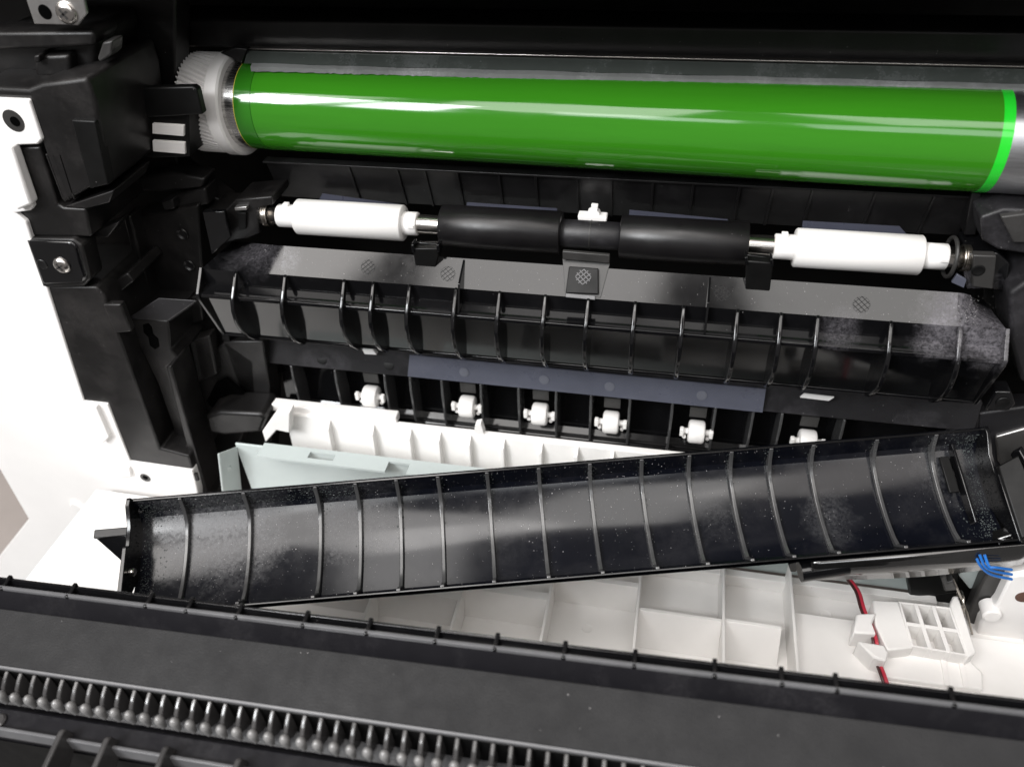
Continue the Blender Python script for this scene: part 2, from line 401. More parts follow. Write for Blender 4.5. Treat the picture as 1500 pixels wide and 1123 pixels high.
MB().tube([axc + Vector((xw + .12 * math.sin(t * .26), 6.0 * math.cos(t * .2618), 6.0 * math.sin(t * .2618))) for t in range(25)], .62, 8).build('ring_clip', 'grey', rs)

# white sensor clip standing between the black rollers
wc = thing('sensor_clip', 'small white plastic clip standing between the two black rollers', 'clip', at(868, 322, Y=-6))
MB().px([(846, 316), (889, 319), (888, 329), (847, 326)], -8, 4).build('base', 'white', wc, .4)
MB().px([(859, 317), (861, 311), (866, 308), (873, 309), (878, 313), (879, 319)], -7, 3).build('hub', 'white', wc, .3)
MB().px([(866, 300), (876, 301), (875, 310), (866, 309)], -6.5, 1.5).build('finger', 'white', wc, .2)

# bearing brackets
bl = thing('bearing_bracket', 'black bearing bracket holding the shaft beside the left white roller', 'bearing bracket', at(350, 330, Y=-12), 'bearing brackets of the roller shaft')
MB().px([(300, 308), (330, 308), (345, 292), (398, 288), (400, 300), (378, 305), (380, 342), (362, 350), (345, 352), (330, 358), (308, 352)], -14, 14).build('body', 'frame', bl, .5)
MB().px([(296, 310), (328, 310), (337, 348), (310, 374)], -19, 2).build('side_plate', 'gloss', bl, .3)
MB().px([(343, 304), (361, 303), (361, 308), (344, 309)], -16, 3).build('latch', 'zinc', bl, .2)
MB().px([(347, 312), (360, 312), (360, 335), (350, 338)], -15.2, 1).build('slot', 'deep', bl, .2)
br = thing('bearing_bracket', 'grey-black bearing bracket holding the shaft beside the right white roller', 'bearing bracket', at(1430, 400, Y=-12), 'bearing brackets of the roller shaft')
MB().px([(1418, 372), (1462, 370), (1480, 386), (1474, 428), (1452, 424), (1416, 424), (1412, 398)], -15, 14).build('body', 'gloss', br, .6)
MB().px([(1426, 374), (1460, 375), (1455, 424), (1424, 420)], -17.5, 3).build('face_plate', 'grey', br, .4)
disc(at(1433, 396, Y=-17.5), -Yax, [(-.2, 1.2), (.15, 1.9), (.3, 1.5), (.1, .8)], 20).build('hole', 'deep', br)
MB().px([(1394, 414), (1402, 402), (1416, 410), (1412, 422)], -17, 1).build('lug', 'film', br, .15)

# ------------------------------------------------------------------ fixed paper guide
X0, X1 = -142.6, 118.5
pg = thing('paper_guide', 'glossy black ribbed paper guide fixed below the rollers', 'paper guide', (0, -30, -74))
A, B, C1, E1 = (-23.0, -37.8), (-30.2, -45.0), (-34.9, -51.4), (-29.8, -73.6)
MB().prof([A, B, (-29.0, -46.4), (-21.8, -39)], X0 + 30, X1 - 14).build('top_plate', 'gloss', pg)
MB().prof([B, (-31.0, -50.6), C1, (-33.6, -52.4), (-29.6, -51.6), (-28.9, -46.4)], X0, X1).build('step_face', 'gloss', pg)
MB().prof([(-34.7, -51.3), (-36.5, -51.5), (-36.6, -52.9), (-34.2, -53.0)], X0, X1).build('rail', 'gloss', pg, .18)
MB().prof([(-35.0, -53.0), E1, (-28.4, -73.4), (-33.4, -52.8)], X0, X1).build('front_panel', 'gloss', pg)
MB().prof([(-30.3, -73.0), (-30.6, -73.9), (-28.6, -74.1), (-28.4, -73.2)], X0 + .5, X1 - .5).build('lip', 'gloss', pg, .15)
# ends: triangular wings of the top plate and the end plates
for xa, xb, yz in ((X0, X0 + 30, (-7.5, -47.0)), (X1, X1 - 14, (-7.4, -49.4))):
    wl, wf = [], []
    for i in range(13):
        t = i / 12; te = t * t * (3 - 2 * t)
        wl.append(Vector((xb + (xa - xb) * t, A[0] + (yz[0] - A[0]) * te, A[1] + (yz[1] - A[1]) * te)))
        wf.append(Vector((xb + (xa - xb) * t, B[0], B[1] - .05)))
    wp = MB(); wm = [p.lerp(q, .5) for p, q in zip(wl, wf)]
    lo = [[p + Vector((0, .4, -1.3)) for p in l] for l in (wl, wm, wf)]
    wp.strip([wl, wm, wf]); wp.strip(lo[::-1]); wp.strip([lo[0], wl]); wp.strip([wf, lo[2]])
    wp.build('wing_plate', 'gloss', pg, smooth=40)
ep = None
for xa in (X0 - .6, X1 - .6):
    if ep is None:
        ex = xa; ep = MB().prof([(-30.4, -44.2), (-37.2, -51.2), (-37.2, -53.4), (-30.4, -74.2), (-28, -73), (-33.4, -52.6), (-29, -46)], xa, xa + 1.2).build('end_plate', 'gloss', pg, .2)
    else: rep(ep, (xa - ex, 0, 0))
ribp = [(-30.4, -44.3), (-32.0, -44.9), (-38.6, -52.0), (-39.9, -56.0), (-39.9, -60.5), (-38.6, -65.0), (-36.0, -69.5), (-32.6, -73.2), (-30.2, -75.2), (-29.4, -73.9), (-34.7, -53.2), (-34.6, -51.6)]
first = None
for px, py in ((345, 397), (417, 401), (504, 409), (547, 413), (600, 417), (668, 422), (732, 428), (799, 433), (862, 438), (931, 442), (1002, 447), (1081, 453), (1145, 457), (1199, 461), (1307, 467), (1410, 472)):
    x = at(px, py, Y=-31).x
    if first is None: fx = x; first = MB().prof(ribp, x - .75, x + .75).build('rib', 'gloss', pg, .5, 4)
    else: rep(first, (x - fx, 0, 0))
nP = Vector((0, A[1] - B[1], -(A[0] - B[0]))).normalized()      # plate normal
if nP.z < 0: nP = -nP
sl = Vector((0, B[0] - A[0], B[1] - A[1])).normalized()
PB = Vector((0, B[0], B[1]))
onp = lambda px, py: onplane(px, py, PB, nP)
for px, py in ((539, 391), (656, 401), (1058, 430), (1262, 446)):
    P = onp(px, py); pad = MB()
    pad.lathe(P, nP, [(-.1, 2.65), (.07, 2.65), (.07, 2.5), (.03, 2.45)], 28)
    pd = pad.build('grip_pad', 'gloss', pg)
    hb = MB()
    for a in (.75, -.75):
        dx = Xax * math.cos(a) + sl * math.sin(a); dy = nP.cross(dx)
        for k in (-1.8, -.6, .6, 1.8):
            L = math.sqrt(max(.1, 2.5 ** 2 - k * k))
            hb.obox(P + dy * k, (dx, dy, nP), (-L, -.08, 0), (L, .08, .16))
    hb.build('hatch', 'deep', pd)
# the square recessed block in the middle with its tab, and thin fins on the plate
MB().prism([onp(*p) + nP * .25 for p in ((824, 378), (893, 384), (893, 388), (880, 436), (828, 432))], nP * -.3).build('guide_tab', 'grey', pg, .1)
MB().px([(824, 368), (893, 374), (893, 386), (824, 380)], -23.2, 1.4).build('raised_tab', 'grey', pg, .25)
cb = MB().prism([onp(*p) + nP * 1.2 for p in ((834, 391), (877, 394), (877, 432), (829, 430))], nP * -1.2).build('recess_block', 'deep', pg, .3)
MB().prism([onp(*p) + nP * .9 for p in ((829, 430), (872, 434), (872, 440), (829, 436))], nP * -.8).build('block_lip', 'edge', pg, .15)
hb = MB(); P = onp(855, 407) + nP * 1.2
for a in (.75, -.75):
    dx = Xax * math.cos(a) + sl * math.sin(a); dy = nP.cross(dx)
    for k in (-1.8, -.6, .6, 1.8):
        L = math.sqrt(max(.1, 2.5 ** 2 - k * k)); hb.obox(P + dy * k, (dx, dy, nP), (-L, -.13, 0), (L, .13, .25))
hb.build('hatch', 'edge', cb)
for px, py in ((676, 390), (1040, 415)):
    x = at(px, py, Y=-27).x
    MB().prof([(-23.4, -38.0), (-31.8, -42.2), (-35.4, -50.8), (-31.2, -50.6), (-30.2, -45.2)], x - .35, x + .35).build('fin', 'gloss', pg, .1)
for pts in (((604, 364), (641, 364), (643, 374), (636, 402), (610, 400)), ((1093, 382), (1130, 385), (1132, 392), (1126, 440), (1091, 437))):
    b = MB().px(pts, -25.5, 5).build('shaft_support', 'deep', pg, .4)
    a, c = pts[0], pts[1]
    MB().px([(a[0] - 1, a[1] - 9), (c[0] + 2, c[1] - 7), (c[0] + 2, c[1] - 3), (a[0] - 1, a[1] - 4)], -22.5, .7).build('top_loop', 'gloss', b, .15)
    MB().px([(a[0] - 2, a[1] - 5), (a[0] + 2, a[1] - 5), (a[0] + 3, a[1] + 6), (a[0] - 1, a[1] + 6)], -26, 4).build('cheek', 'gloss', b, .15)
    MB().px([(c[0] - 2, c[1] - 5), (c[0] + 2, c[1] - 5), (c[0] + 3, c[1] + 6), (c[0] - 1, c[1] + 6)], -26, 4).build('cheek', 'gloss', b, .15)
# toner crumbs lying on the plate's dusty end and scattered over the guide
def specks(pts, name, parent, mat, smin, smax):
    mb = MB()
    for P, n in pts:
        s = random.uniform(smin, smax) * random.choice((1, 1, 1, 1.7)); u = n.orthogonal().normalized(); u.rotate(Matrix.Rotation(random.uniform(0, 6.28), 3, n)); w = n.cross(u)
        k = random.uniform(.4, 1)
        mb.add([P + u * s - n * .02, P - u * s * .6 + w * s * k, P - u * s * .5 - w * s * k, P + n * s * .6], [(0, 1, 3), (1, 2, 3), (2, 0, 3), (0, 2, 1)])
    o = mb.build(name, mat, parent, smooth=0); o['kind'] = 'stuff'; return o
pts = []
for _ in range(420):
    t = random.random(); x = random.uniform(X0 + 14, X1 - 2)
    Pq = Vector((x, A[0] + (B[0] - A[0]) * t, A[1] + (B[1] - A[1]) * t)); pts.append((Pq, nP))
for _ in range(170):
    t = random.betavariate(2, 2); x = X1 - 8 - abs(random.gauss(0, 6))
    pts.append((Vector((x, A[0] + (B[0] - A[0]) * t, A[1] + (B[1] - A[1]) * t)), nP))
specks(pts, 'dust_specks', pg, 'dust', .03, .10)

# ------------------------------------------------------------------ pinch roller rail
YL = -17.0
rr = thing('pinch_roller_rail', 'dusty black ribbed rail holding small white wheels', 'roller rail', (0, -15, -120))
zq = lambda px, py, Y: at(px, py, Y=Y).z
zt, zm, zb_ = zq(700, 525, YL), zq(700, 560, YL), zq(700, 637, YL)
xa, xb = at(395, 545, Y=YL).x, at(1440, 600, Y=YL).x
MB().prof([(YL + 4, zt + 6), (YL - .5, zm), (YL + 1, zm - 1), (YL + 6, zt + 5)], xa, xb).build('top_panel', 'dusty', rr, .2)
MB().prof([(YL + .8, zm - .8), (YL + 6.5, zm - 4), (YL + 8.5, zm - 10), (YL + 6.5, zb_ + 4), (YL + 3, zb_ + .6), (YL + 3, zb_ - .6), (YL + 11, zb_), (YL + 11, zm)], xa, xb).build('channel', 'gloss', rr, .1)
MB().prof([(YL + 3.4, zb_ + 3.4), (YL + 2.2, zb_ + 3.4), (YL + 2.2, zb_ + 2.4), (YL + 4, zb_ + 2.4)], xa, xb).build('thin_rail', 'satin', rr, .15)
MB().prof([(YL + 2.4, zb_ - .2), (YL + 1.4, zb_ - .2), (YL + 3, zb_ - 3.2), (YL + 4, zb_ - 3.2)], xa + 6, xb).build('skirt', 'satin', rr, .15)
first = None
for px, py in ((430, 546), (493, 551), (565, 557), (602, 560), (648, 564), (705, 568), (760, 572), (815, 576), (866, 583), (923, 588), (985, 594), (1048, 600), (1103, 606), (1145, 610), (1236, 618)):
    x = at(px, py, Y=YL).x
    if first is None:
        fx = x; first = MB().prof([(YL + .8, zm - .4), (YL - .6, zm - .5), (YL - 1.6, zm - 6), (YL - 1.6, zb_ + 7), (YL - .4, zb_ + 2), (YL + 1.4, zb_ - 1.6), (YL + 3, zb_ - 1.4), (YL + 8, zb_ + 6), (YL + 8, zm - 6)], x - .5, x + .5).build('rib', 'ribedge', rr, .3, 3)
    else: rep(first, (x - fx, 0, 0))
MB().px([(326, 500), (352, 500), (385, 500), (398, 588), (376, 590), (350, 566)], YL - 3, 9).build('end_block', 'frame', rr, .5)
for px, py in ((472, 526), (570, 534)):
    disc(at(px, py, Y=YL + .8) , Vector((0, -.85, .5)), [(-.4, 2.0), (.45, 2.0), (.5, 1.8)], 24).build('plug', 'deep', rr)
MB().px([(530, 512), (546, 512), (552, 520), (534, 519)], YL - 2, 2).build('white_stop', 'white', rr, .3)
fs = MB().prism([at(600, 520, Y=YL - 1), at(1122, 570, Y=YL - 1), at(1117, 604, Y=YL - 2.2), at(597, 551, Y=YL - 2.2)], (0, .4, 0)).build('film_strip', 'film')
tag(fs, 'long blue-grey film strip stuck along the pinch roller rail', 'film strip')
for px, py in ((680, 545), (797, 556), (893, 566), (1028, 579)):
    MB().lathe(at(px, py, Y=YL - 1.75), Vector((0, -1, .15)), [(-.3, 1.9), (.12, 1.9), (.16, 1.7)], 24).build('glue_spot', plastic('film_glue_spot', (.12, .125, .15), .4) if 'glue' not in M else M['glue'], fs)
bt = None
for k, px in enumerate((1185, 1180)):
    pass
tag(MB().px([(1178, 577), (1222, 582), (1214, 587), (1172, 582)], -20, .6).build('paper_scrap', 'white'), 'small white scrap under the lower edge of the black paper guide', 'scrap')

labs = ['white pinch wheel at the far left of the ribbed rail', 'second white pinch wheel from the left end of the rail', 'third white pinch wheel from the left end of the rail',
        'white pinch wheel below the middle of the film strip, fourth from left', 'white pinch wheel below the right end of the film strip', 'white pinch wheel half hidden behind the loose black guide plate']
cent = ((544, 580), (685, 595), (791, 606), (895, 618), (1020, 632), (1182, 646))
base = None
for k, (px, py) in enumerate(cent):
    P = at(px, py, Y=YL - .5)
    if base is None:
        pr = thing('pinch_roller', labs[0], 'pinch roller', P, 'white pinch rollers in the rail')
        MB().lathe(P, Xax, [(-3.1, 3.4), (-2.8, 4.1), (-2.1, 4.45), (2.1, 4.45), (2.8, 4.1), (3.1, 3.4)], 40).build('wheel', 'roller', pr)
        MB().lathe(P, Xax, [(-5.8, .9), (-5.6, 1.15), (5.6, 1.15), (5.8, .9)], 16).build('axle', 'white', pr)
        for s in (-1, 1):
            MB().box(P + Vector((s * 5.4 - .75, -2.2, -1.2)), P + Vector((s * 5.4 + .75, -.2, 2.3))).build('axle_clip', 'roller', pr, .3)
            MB().lathe(P + Vector((s * 4.3, -.4, -2.4)), Yax, [(-.9, .55), (-.7, .75), (1, .75)], 12).build('axle_peg', 'gear', pr)
        MB().box(P + Vector((-3.2, 3, 4.6)), P + Vector((3.0, 4, 9.4))).build('bridge_patch', 'grey', pr)
        base = pr; kids = list(pr.children)
    else:
        c = base.copy(); COL.objects.link(c); c.location = P * MM; c['label'] = labs[k]
        for ch in kids:
            q = ch.copy(); COL.objects.link(q); q.parent = c

# ------------------------------------------------------------------ white ribbed guide, green sheet bracket
wg = thing('white_ribbed_guide', 'white ribbed plastic guide between the roller rail and the green sheet', 'ribbed guide', (0, -28, -140))
YW = -27.0
ztw = at(690, 636, Y=YW).z
xa, xb = at(418, 610, Y=YW).x, 125
MB().prof([(YW, ztw), (YW - 2.2, ztw - 30), (YW + 3, ztw - 30), (YW + 3, ztw)], xa, xb).build('wall', 'tray', wg, .25)
MB().prof([(YW + 6, ztw + 3), (YW + 1.6, ztw + 3.2), (YW + 1.6, ztw - .5), (YW + 6, ztw - .5)], xa - 10, at(575, 600, Y=YW).x).build('ledge', 'gear', wg, .3)
first = None
for px, py in ((475, 612), (540, 618), (595, 625), (638, 628), (683, 633), (733, 638), (789, 644), (842, 649), (895, 655)):
    x = at(px, py, Y=YW - 2).x
    if first is None:
        fx = x; first = MB().prism([(x, YW + .3, ztw + .3), (x - .2, YW - 3.2, ztw - 3), (x - .2, YW - 6, ztw - 30), (x, YW + 1, ztw - 30)], (1.4, 0, 0)).build('rib', 'tray', wg, .2)
    else: rep(first, (x - fx, 0, 0))
MB().px([(384, 632), (402, 607), (424, 604), (424, 634), (405, 630), (389, 648)], YW - 6, 5).build('end_hook', 'tray', wg, .4)
MB().px([(696, 622), (704, 620), (709, 636), (694, 634)], YW + .5, 3).build('stop_tab', 'white', wg, .2)

gs = thing('sheet_bracket', 'pale green sheet metal bracket with slotted top flange', 'metal bracket', (0, -50, -150))
YG = -50.0
zg = at(590, 690, Y=YG).z
xa, xb = at(345, 660, Y=YG).x, 120
MB().box((at(346, 655, Y=YG + 4).x, YG + 4, zg - 36), (xb, YG + 5, zg)).build('web', 'sheet', gs, .3)
# top flange with two slots: a row of plates between them
xs = [at(378, 660, Y=YG).x] + [at(p, q, Y=YG - 3).x for p, q in ((442, 668), (480, 672), (560, 682), (592, 688))] + [xb]
fl = MB()
f0, f1 = YG - 2.0, YG + 5.4
for i in range(5):
    if i in (1, 3):
        lo, hi = ((f0 + 2.2, f0 + 5.6) if i == 1 else (f0 - .1, f0 + 5.2))
        if i == 1: fl.box((xs[i], f0, zg), (xs[i + 1], lo, zg + 1))
        fl.box((xs[i], hi, zg), (xs[i + 1], f1, zg + 1))
    else: fl.box((xs[i], f0, zg), (xs[i + 1], f1, zg + 1))
fl.build('top_flange', 'sheet', gs, .0)
MB().prism([at(318, 664, Y=YG - 5), at(345, 654, Y=YG + 4), at(353, 735, Y=YG + 4), at(326, 735, Y=YG - 5)], (.9, .2, 0)).build('end_flange', 'sheet', gs, .3)
disc(at(334, 684, Y=YG - .6), Vector((.5, -.85, 0)), [(0, 1.3), (.8, 1.3), (1.2, .9), (1.25, .3)], 18).build('stud', 'sheet', gs)

# ------------------------------------------------------------------ white tray with pockets
ZF = -150.0
ty = thing('white_tray', 'white moulded tray with open pockets under the loose guide plate', 'tray', (0, -75, ZF))
MB().box((-215, -140, ZF - 3), (150, YG - .5, ZF)).build('floor_panel', 'tray', ty)
first = None
ZR_ = ZF + 13
for px, py in ((543, 877), (676, 866), (804, 876), (938, 845), (1060, 848), (1160, 868)):
    x = at(px, py, Z=ZR_).x
    if first is None: fx = x; first = MB().box((x - .5, -139, ZF), (x + .5, YG - 3, ZR_)).build('rib', 'tray', ty, .2)
    else: rep(first, (x - fx, 0, 0))
xr_ = [at(p, q, Z=ZR_).x for p, q in ((400, 860), (543, 877), (676, 866), (804, 876), (938, 845), (1060, 848), (1160, 868))]
yq = lambda px, py, z: at(px, py, Z=z).y
y0 = yq(610, 868, ZR_); y1 = yq(740, 869, ZR_); y2 = yq(870, 850, ZR_); y2b = yq(870, 888, ZF); y3 = yq(1000, 902, ZR_ - 1); y4 = yq(1110, 916, ZR_ - 1)
walls = [[(y0, ZR_ - .2), (y0 + 3, ZR_ - .2), (y0 + 3, ZF), (y0 - 3, ZF)], [(y0, ZR_ - .2), (y0 + 3, ZR_ - .2), (y0 + 3, ZF), (y0 - 3, ZF)], [(y1, ZR_ - .2), (y1 + 3, ZR_ - .2), (y1 + 3, ZF), (y1 - 3, ZF)],
         [(y2, ZR_ - .4), (y2 + 2, ZR_ - .4), (y2 + 2, ZF), (y2b, ZF)], [(y3, ZR_ - 1), (y3 + 1.2, ZR_ - 1), (y3 + 3, ZF), (y3 - 7, ZF)], [(y4, ZR_ - 1), (y4 + 1.2, ZR_ - 1), (y4 + 3, ZF), (y4 - 7, ZF)]]
for i in range(6):
    MB().prof(walls[i], xr_[i] + .5, xr_[i + 1] - .5 - (3.5 if i == 5 else 0)).build('cross_wall', 'tray', ty, .15)
for i in (1, 2, 3, 4):
    MB().prof([(-100, ZF + 5), (-139, ZF + 7), (-139, ZF), (-100, ZF)], xr_[i + 1] - 8, xr_[i + 1] - .5).build('step', 'tray', ty, .2)
zrw = at(1150, 853, Y=YG - 6).z
MB().prof([(YG - 3, zrw), (YG - 6, zrw), (YG - 6, ZF), (YG - 3, ZF)], xr_[0], 122).build('tray_wall', 'tray', ty, .3)
MB().box((xr_[6] - .5, -139, ZF), (150, -70, ZF + 9)).build('deck', 'tray', ty, .3)
for px, py in ((720, 905), (860, 920), (1010, 930), (1100, 945), (1210, 900), (610, 890)):
    disc(at(px, py, Z=ZF), Zax, [(-.2, 2.1), (.10, 2.1), (.12, 1.9), (.06, 1.8)], 28).build('ejector_mark', 'tray', ty)
# block of cells on the right
cells = MB(); ZT = ZF + 16
cp = lambda px, py: at(px, py, Z=ZT)
def lattice(mb, q, nx, ny, w, h):
    "q: four corner points (tl, tr, br, bl); walls between nx by ny open cells"
    P = lambda s, t: (q[0].lerp(q[1], s)).lerp(q[3].lerp(q[2], s), t)
    du = w / (q[1] - q[0]).length; dv = w / (q[3] - q[0]).length
    for i in range(nx + 1):
        s = i / nx; a, b = max(0, s - du / 2), min(1, s + du / 2)
        mb.prism([P(a, 0), P(b, 0), P(b, 1), P(a, 1)], (0, 0, -h))
    for j in range(ny + 1):
        t = j / ny; a, b = max(0, t - dv / 2), min(1, t + dv / 2)
        for i in range(nx):
            s0, s1 = i / nx + du / 2, (i + 1) / nx - du / 2
            mb.prism([P(s0, a), P(s1, a), P(s1, b), P(s0, b)], (0, 0, -h))
lattice(cells, [cp(1316, 880), cp(1392, 889), cp(1418, 960), cp(1336, 946)], 3, 2, 1.3, 15)
cells.build('cell_block', 'tray', ty, .12)
MB().prism([cp(1278, 878), cp(1316, 880), cp(1338, 948), cp(1300, 952), cp(1283, 915)], (0, 0, -15)).build('solid_block', 'tray', ty, .5)
MB().prism([cp(1392, 886), cp(1396, 872), cp(1404, 872), cp(1430, 955), cp(1418, 962)], (0, 0, -15)).build('side_fin', 'tray', ty, .5)
MB().prism([at(a, b, Z=ZF + 17) for a, b in ((1255, 898), (1284, 897), (1278, 912), (1284, 928), (1250, 926))], (0, 0, -8)).build('cable_clip', 'white', ty, .6)
MB().prism([at(a, b, Z=ZF + 16.5) for a, b in ((1256, 938), (1296, 944), (1302, 956), (1298, 968), (1280, 962))], (0, 0, -8)).build('cable_hook', 'white', ty, .6)
MB().prism([at(a, b, Z=ZF + 11) for a, b in ((1310, 945), (1410, 956), (1440, 985), (1440, 1010), (1290, 990), (1298, 955))], (0, 0, -9)).build('shelf', 'tray', ty, .5)
for a, b in (((1378, 965), (1384, 1003)), ((1404, 968), (1412, 1006))):
    MB().prism([at(a[0], a[1], Z=ZF + 11.4), at(a[0] + 8, a[1] + 1, Z=ZF + 11.4), at(b[0] + 8, b[1], Z=ZF + 11.4), at(b[0], b[1], Z=ZF + 11.4)], (0, 0, -.5)).build('shelf_slot', 'gear', ty, .1)

# cable
cz = ZF + 14
cab = thing('red_cable', 'red cable with dark twin strand running over the white tray', 'cable', at(1265, 890, Z=cz))
def curve(pts, n=8):
    out = []
    P = [Vector(p) for p in pts]; P = [P[0] * 2 - P[1]] + P + [P[-1] * 2 - P[-2]]
    for i in range(1, len(P) - 2):
        for k in range(n):
            t = k / n; a, b, c, d = P[i - 1:i + 3]
            out.append(.5 * ((2 * b) + (c - a) * t + (a * 2 - b * 5 + c * 4 - d) * t * t + (b * 3 - a - c * 3 + d) * t ** 3))
    out.append(P[-2]); return out
r1 = [at(a, b, Z=z) for a, b, z in ((1243, 845, cz - 2), (1258, 866, cz - 1), (1266, 892, cz - 1), (1276, 914, cz - 1), (1284, 938, cz + 1), (1286, 962, cz - 2), (1296, 990, cz - 1), (1306, 1020, cz - 3))]
MB().tube(curve(r1), .6, 10).build('red_wire', 'red', cab)
MB().tube([p + Vector((-1.0, .2, -.25)) for p in curve(r1)], .5, 8).build('dark_wire', 'darkred', cab)

# ------------------------------------------------------------------ left side: white cover, black side frame
YC_ = -46.0
wcv = thing('white_cover', 'white outer cover panel along the left edge of the printer', 'cover panel', at(60, 500, Y=YC_))
MB().px([(-160, 140), (0, 145), (42, 147), (62, 204), (55, 212), (16, 213), (49, 303), (44, 309), (22, 312), (38, 325), (122, 588), (157, 592), (190, 676), (281, 689), (290, 722), (292, 760), (296, 900), (0, 850), (-20, 838), (42, 760), (0, 688), (-160, 520)], YC_, 7).build('panel', 'white', wcv, .5)
h_ = disc(at(20, 177, Y=YC_), -Yax, [(-.3, 3.4), (.12, 3.4), (.15, 3.1)], 24); h_.build('tab_hole', 'grey', wcv)
disc(at(22, 178, Y=YC_ - .2), -Yax, [(-.3, 1.5), (.16, 1.5), (.2, 1.2)], 20).build('tab_bore', 'void', wcv)
disc(at(213, 699, Y=YC_), -Yax, [(-.3, 2.3), (.3, 2.3), (.35, 1.9), (.2, 1.1)], 24).build('bush', 'grey', wcv)
disc(at(213, 699, Y=YC_ - .3), -Yax, [(-.2, 1.2), (.16, 1.2)], 20).build('bush_bore', 'void', wcv)
MB().px([(163, 688), (188, 685), (192, 698), (168, 700)], YC_ - 1.6, 2).build('raised_pad', 'white', wcv, .4)
MB().px([(105, 735), (125, 748), (120, 752), (102, 741)], YC_ - 1.4, 2).build('raised_pad', 'white', wcv, .4)
MB().px([(2, 216), (16, 214), (46, 300), (24, 309)], YC_ - 2.5, 4).build('edge_strip', 'white', wcv, .8)
MB().px([(128, 606), (140, 596), (160, 640), (150, 650)], YC_ - 2.0, 3).build('raised_rib', 'white', wcv, .4)

sf = thing('side_frame', 'dusty black moulded side frame left of the drum and guide', 'side frame', at(170, 400, Y=-20))
def fp(name, pts, Y, d, mat='frame', bev=.8): return MB().px(pts, Y, d).build(name, mat, sf, bev, 3)
fp('back_panel', [(-120, -80), (258, -80), (256, 105), (250, 165), (262, 250), (330, 300), (300, 390), (330, 490), (400, 560), (395, 730), (250, 760), (60, 560), (-120, 350)], -6, 10, 'frame')
fp('corner_boss', [(24, 42), (136, 42), (142, 66), (138, 100), (128, 114), (70, 112), (20, 118), (-40, 120), (-40, 60)], -30, 24, 'frame', 2.5)
fp('round_bulge', [(-40, 48), (134, 46), (140, 56), (136, 68), (60, 72), (-40, 74)], -35, 12, 'frame', 2.4)
fp('small_peg', [(49, 82), (57, 81), (58, 92), (50, 93)], -36, 6, 'frame', .5)
fp('boss_step', [(48, 82), (100, 80), (104, 112), (52, 116)], -34, 10, 'frame', 1.2)
fp('latch', [(150, 62), (164, 60), (163, 80), (156, 86), (146, 92), (142, 86)], -34, 6, 'grey', .6)
MB().prism([at(a, b, Y=-45) for a, b in ((-40, 126), (40, 130), (60, 122), (126, 114), (140, 150), (160, 272), (128, 277), (92, 299), (62, 212), (42, 146), (-40, 143))], (0, 36, 0)).build('moulded_block', 'frame', sf, 1.2, 3)
fp('inset_panel', [(104, 176), (139, 178), (158, 270), (132, 277)], -46.2, 4, 'deep', .4)
fp('moulded_block', [(24, 216), (58, 215), (84, 300), (92, 304), (125, 306), (134, 347), (36, 346), (22, 311), (48, 304)], -44.4, 34, 'frame', .8)
MB().prism([at(a, b, Y=-44.4) for a, b in ((94, 303), (125, 306), (160, 297), (166, 279))], (0, 22, 0)).build('block_ledge', 'frame', sf, .4)
fp('hook', [(134, 347), (140, 338), (174, 325), (172, 330), (158, 348)], -38, 6, 'frame', .6)
fp('screw_plate', [(38, 353), (102, 354), (112, 362), (127, 408), (120, 416), (62, 418)], -47, 10, 'gloss', 1.2)
fp('screw_plate_rim', [(36, 349), (106, 350), (120, 360), (132, 410), (122, 420), (62, 422)], -46, 8, 'frame', .8)
disc(at(62, 387, Y=-47), -Yax, [(-.2, 1.0), (.1, 1.9), (.25, 1.7), (.05, 1.1)], 20).build('boss_hole', 'satin', sf)
screw(sf, 91, 388, -47, 3.0)
fp('long_face', [(62, 420), (140, 420), (152, 432), (206, 580), (234, 657), (277, 668), (283, 690), (190, 677), (158, 592), (122, 588)], -45, 30, 'frame', .8)
MB().prism([at(a, b, Y=-36) for a, b in ((146, 426), (186, 400), (196, 412), (160, 440))], (0, 20, 0)).build('ledge', 'frame', sf, .5)
fp('keyhole_face', [(186, 467), (246, 470), (250, 512), (262, 525), (244, 538), (262, 590), (300, 722), (286, 722), (272, 680), (230, 560)], -36, 26, 'frame', .7)
MB().prism([at(a, b, Y=-36) for a, b in ((186, 466), (246, 470), (288, 440), (232, 436))], (0, 1.5, -1.2)).build('dusty_ledge', 'dusty', sf, .4)
kh = MB().px([(209, 476), (217, 474), (222, 480), (224, 490), (231, 496), (233, 508), (227, 512), (219, 506), (217, 494), (210, 487)], -36.3, .6).build('keyhole', 'void', sf, .2)
fp('inner_wall', [(190, 320), (290, 300), (296, 395), (330, 490), (300, 560), (262, 560), (246, 470), (230, 436)], -16, 12, 'frame', .8)
fp('wall_rib', [(180, 318), (190, 316), (222, 440), (210, 442)], -22, 8, 'frame', .8)
for px, py in ((268, 342), (278, 388)):
    disc(at(px, py, Y=-16), -Yax, [(-.2, 1.6), (.4, 2.2), (.7, 2.0), (.2, 1.4)], 22).build('boss_hole', 'satin', sf)
fp('inner_wall', [(250, 560), (330, 500), (372, 530), (376, 590), (320, 720), (292, 720), (270, 640)], -20, 14, 'frame', .8)
fp('opening', [(302, 588), (316, 562), (330, 556), (372, 590), (376, 604), (318, 606)], -22, 3, 'void', .3)
peg = MB(); P = at(322, 622, Y=-30)
fp('peg', [(300, 610), (322, 603), (382, 606), (390, 614), (382, 634), (330, 638), (306, 634)], -33, 14, 'frame', 1.6)
fp('foot_rib', [(243, 538), (250, 536), (304, 722), (292, 724)], -42, 14, 'frame', .6)

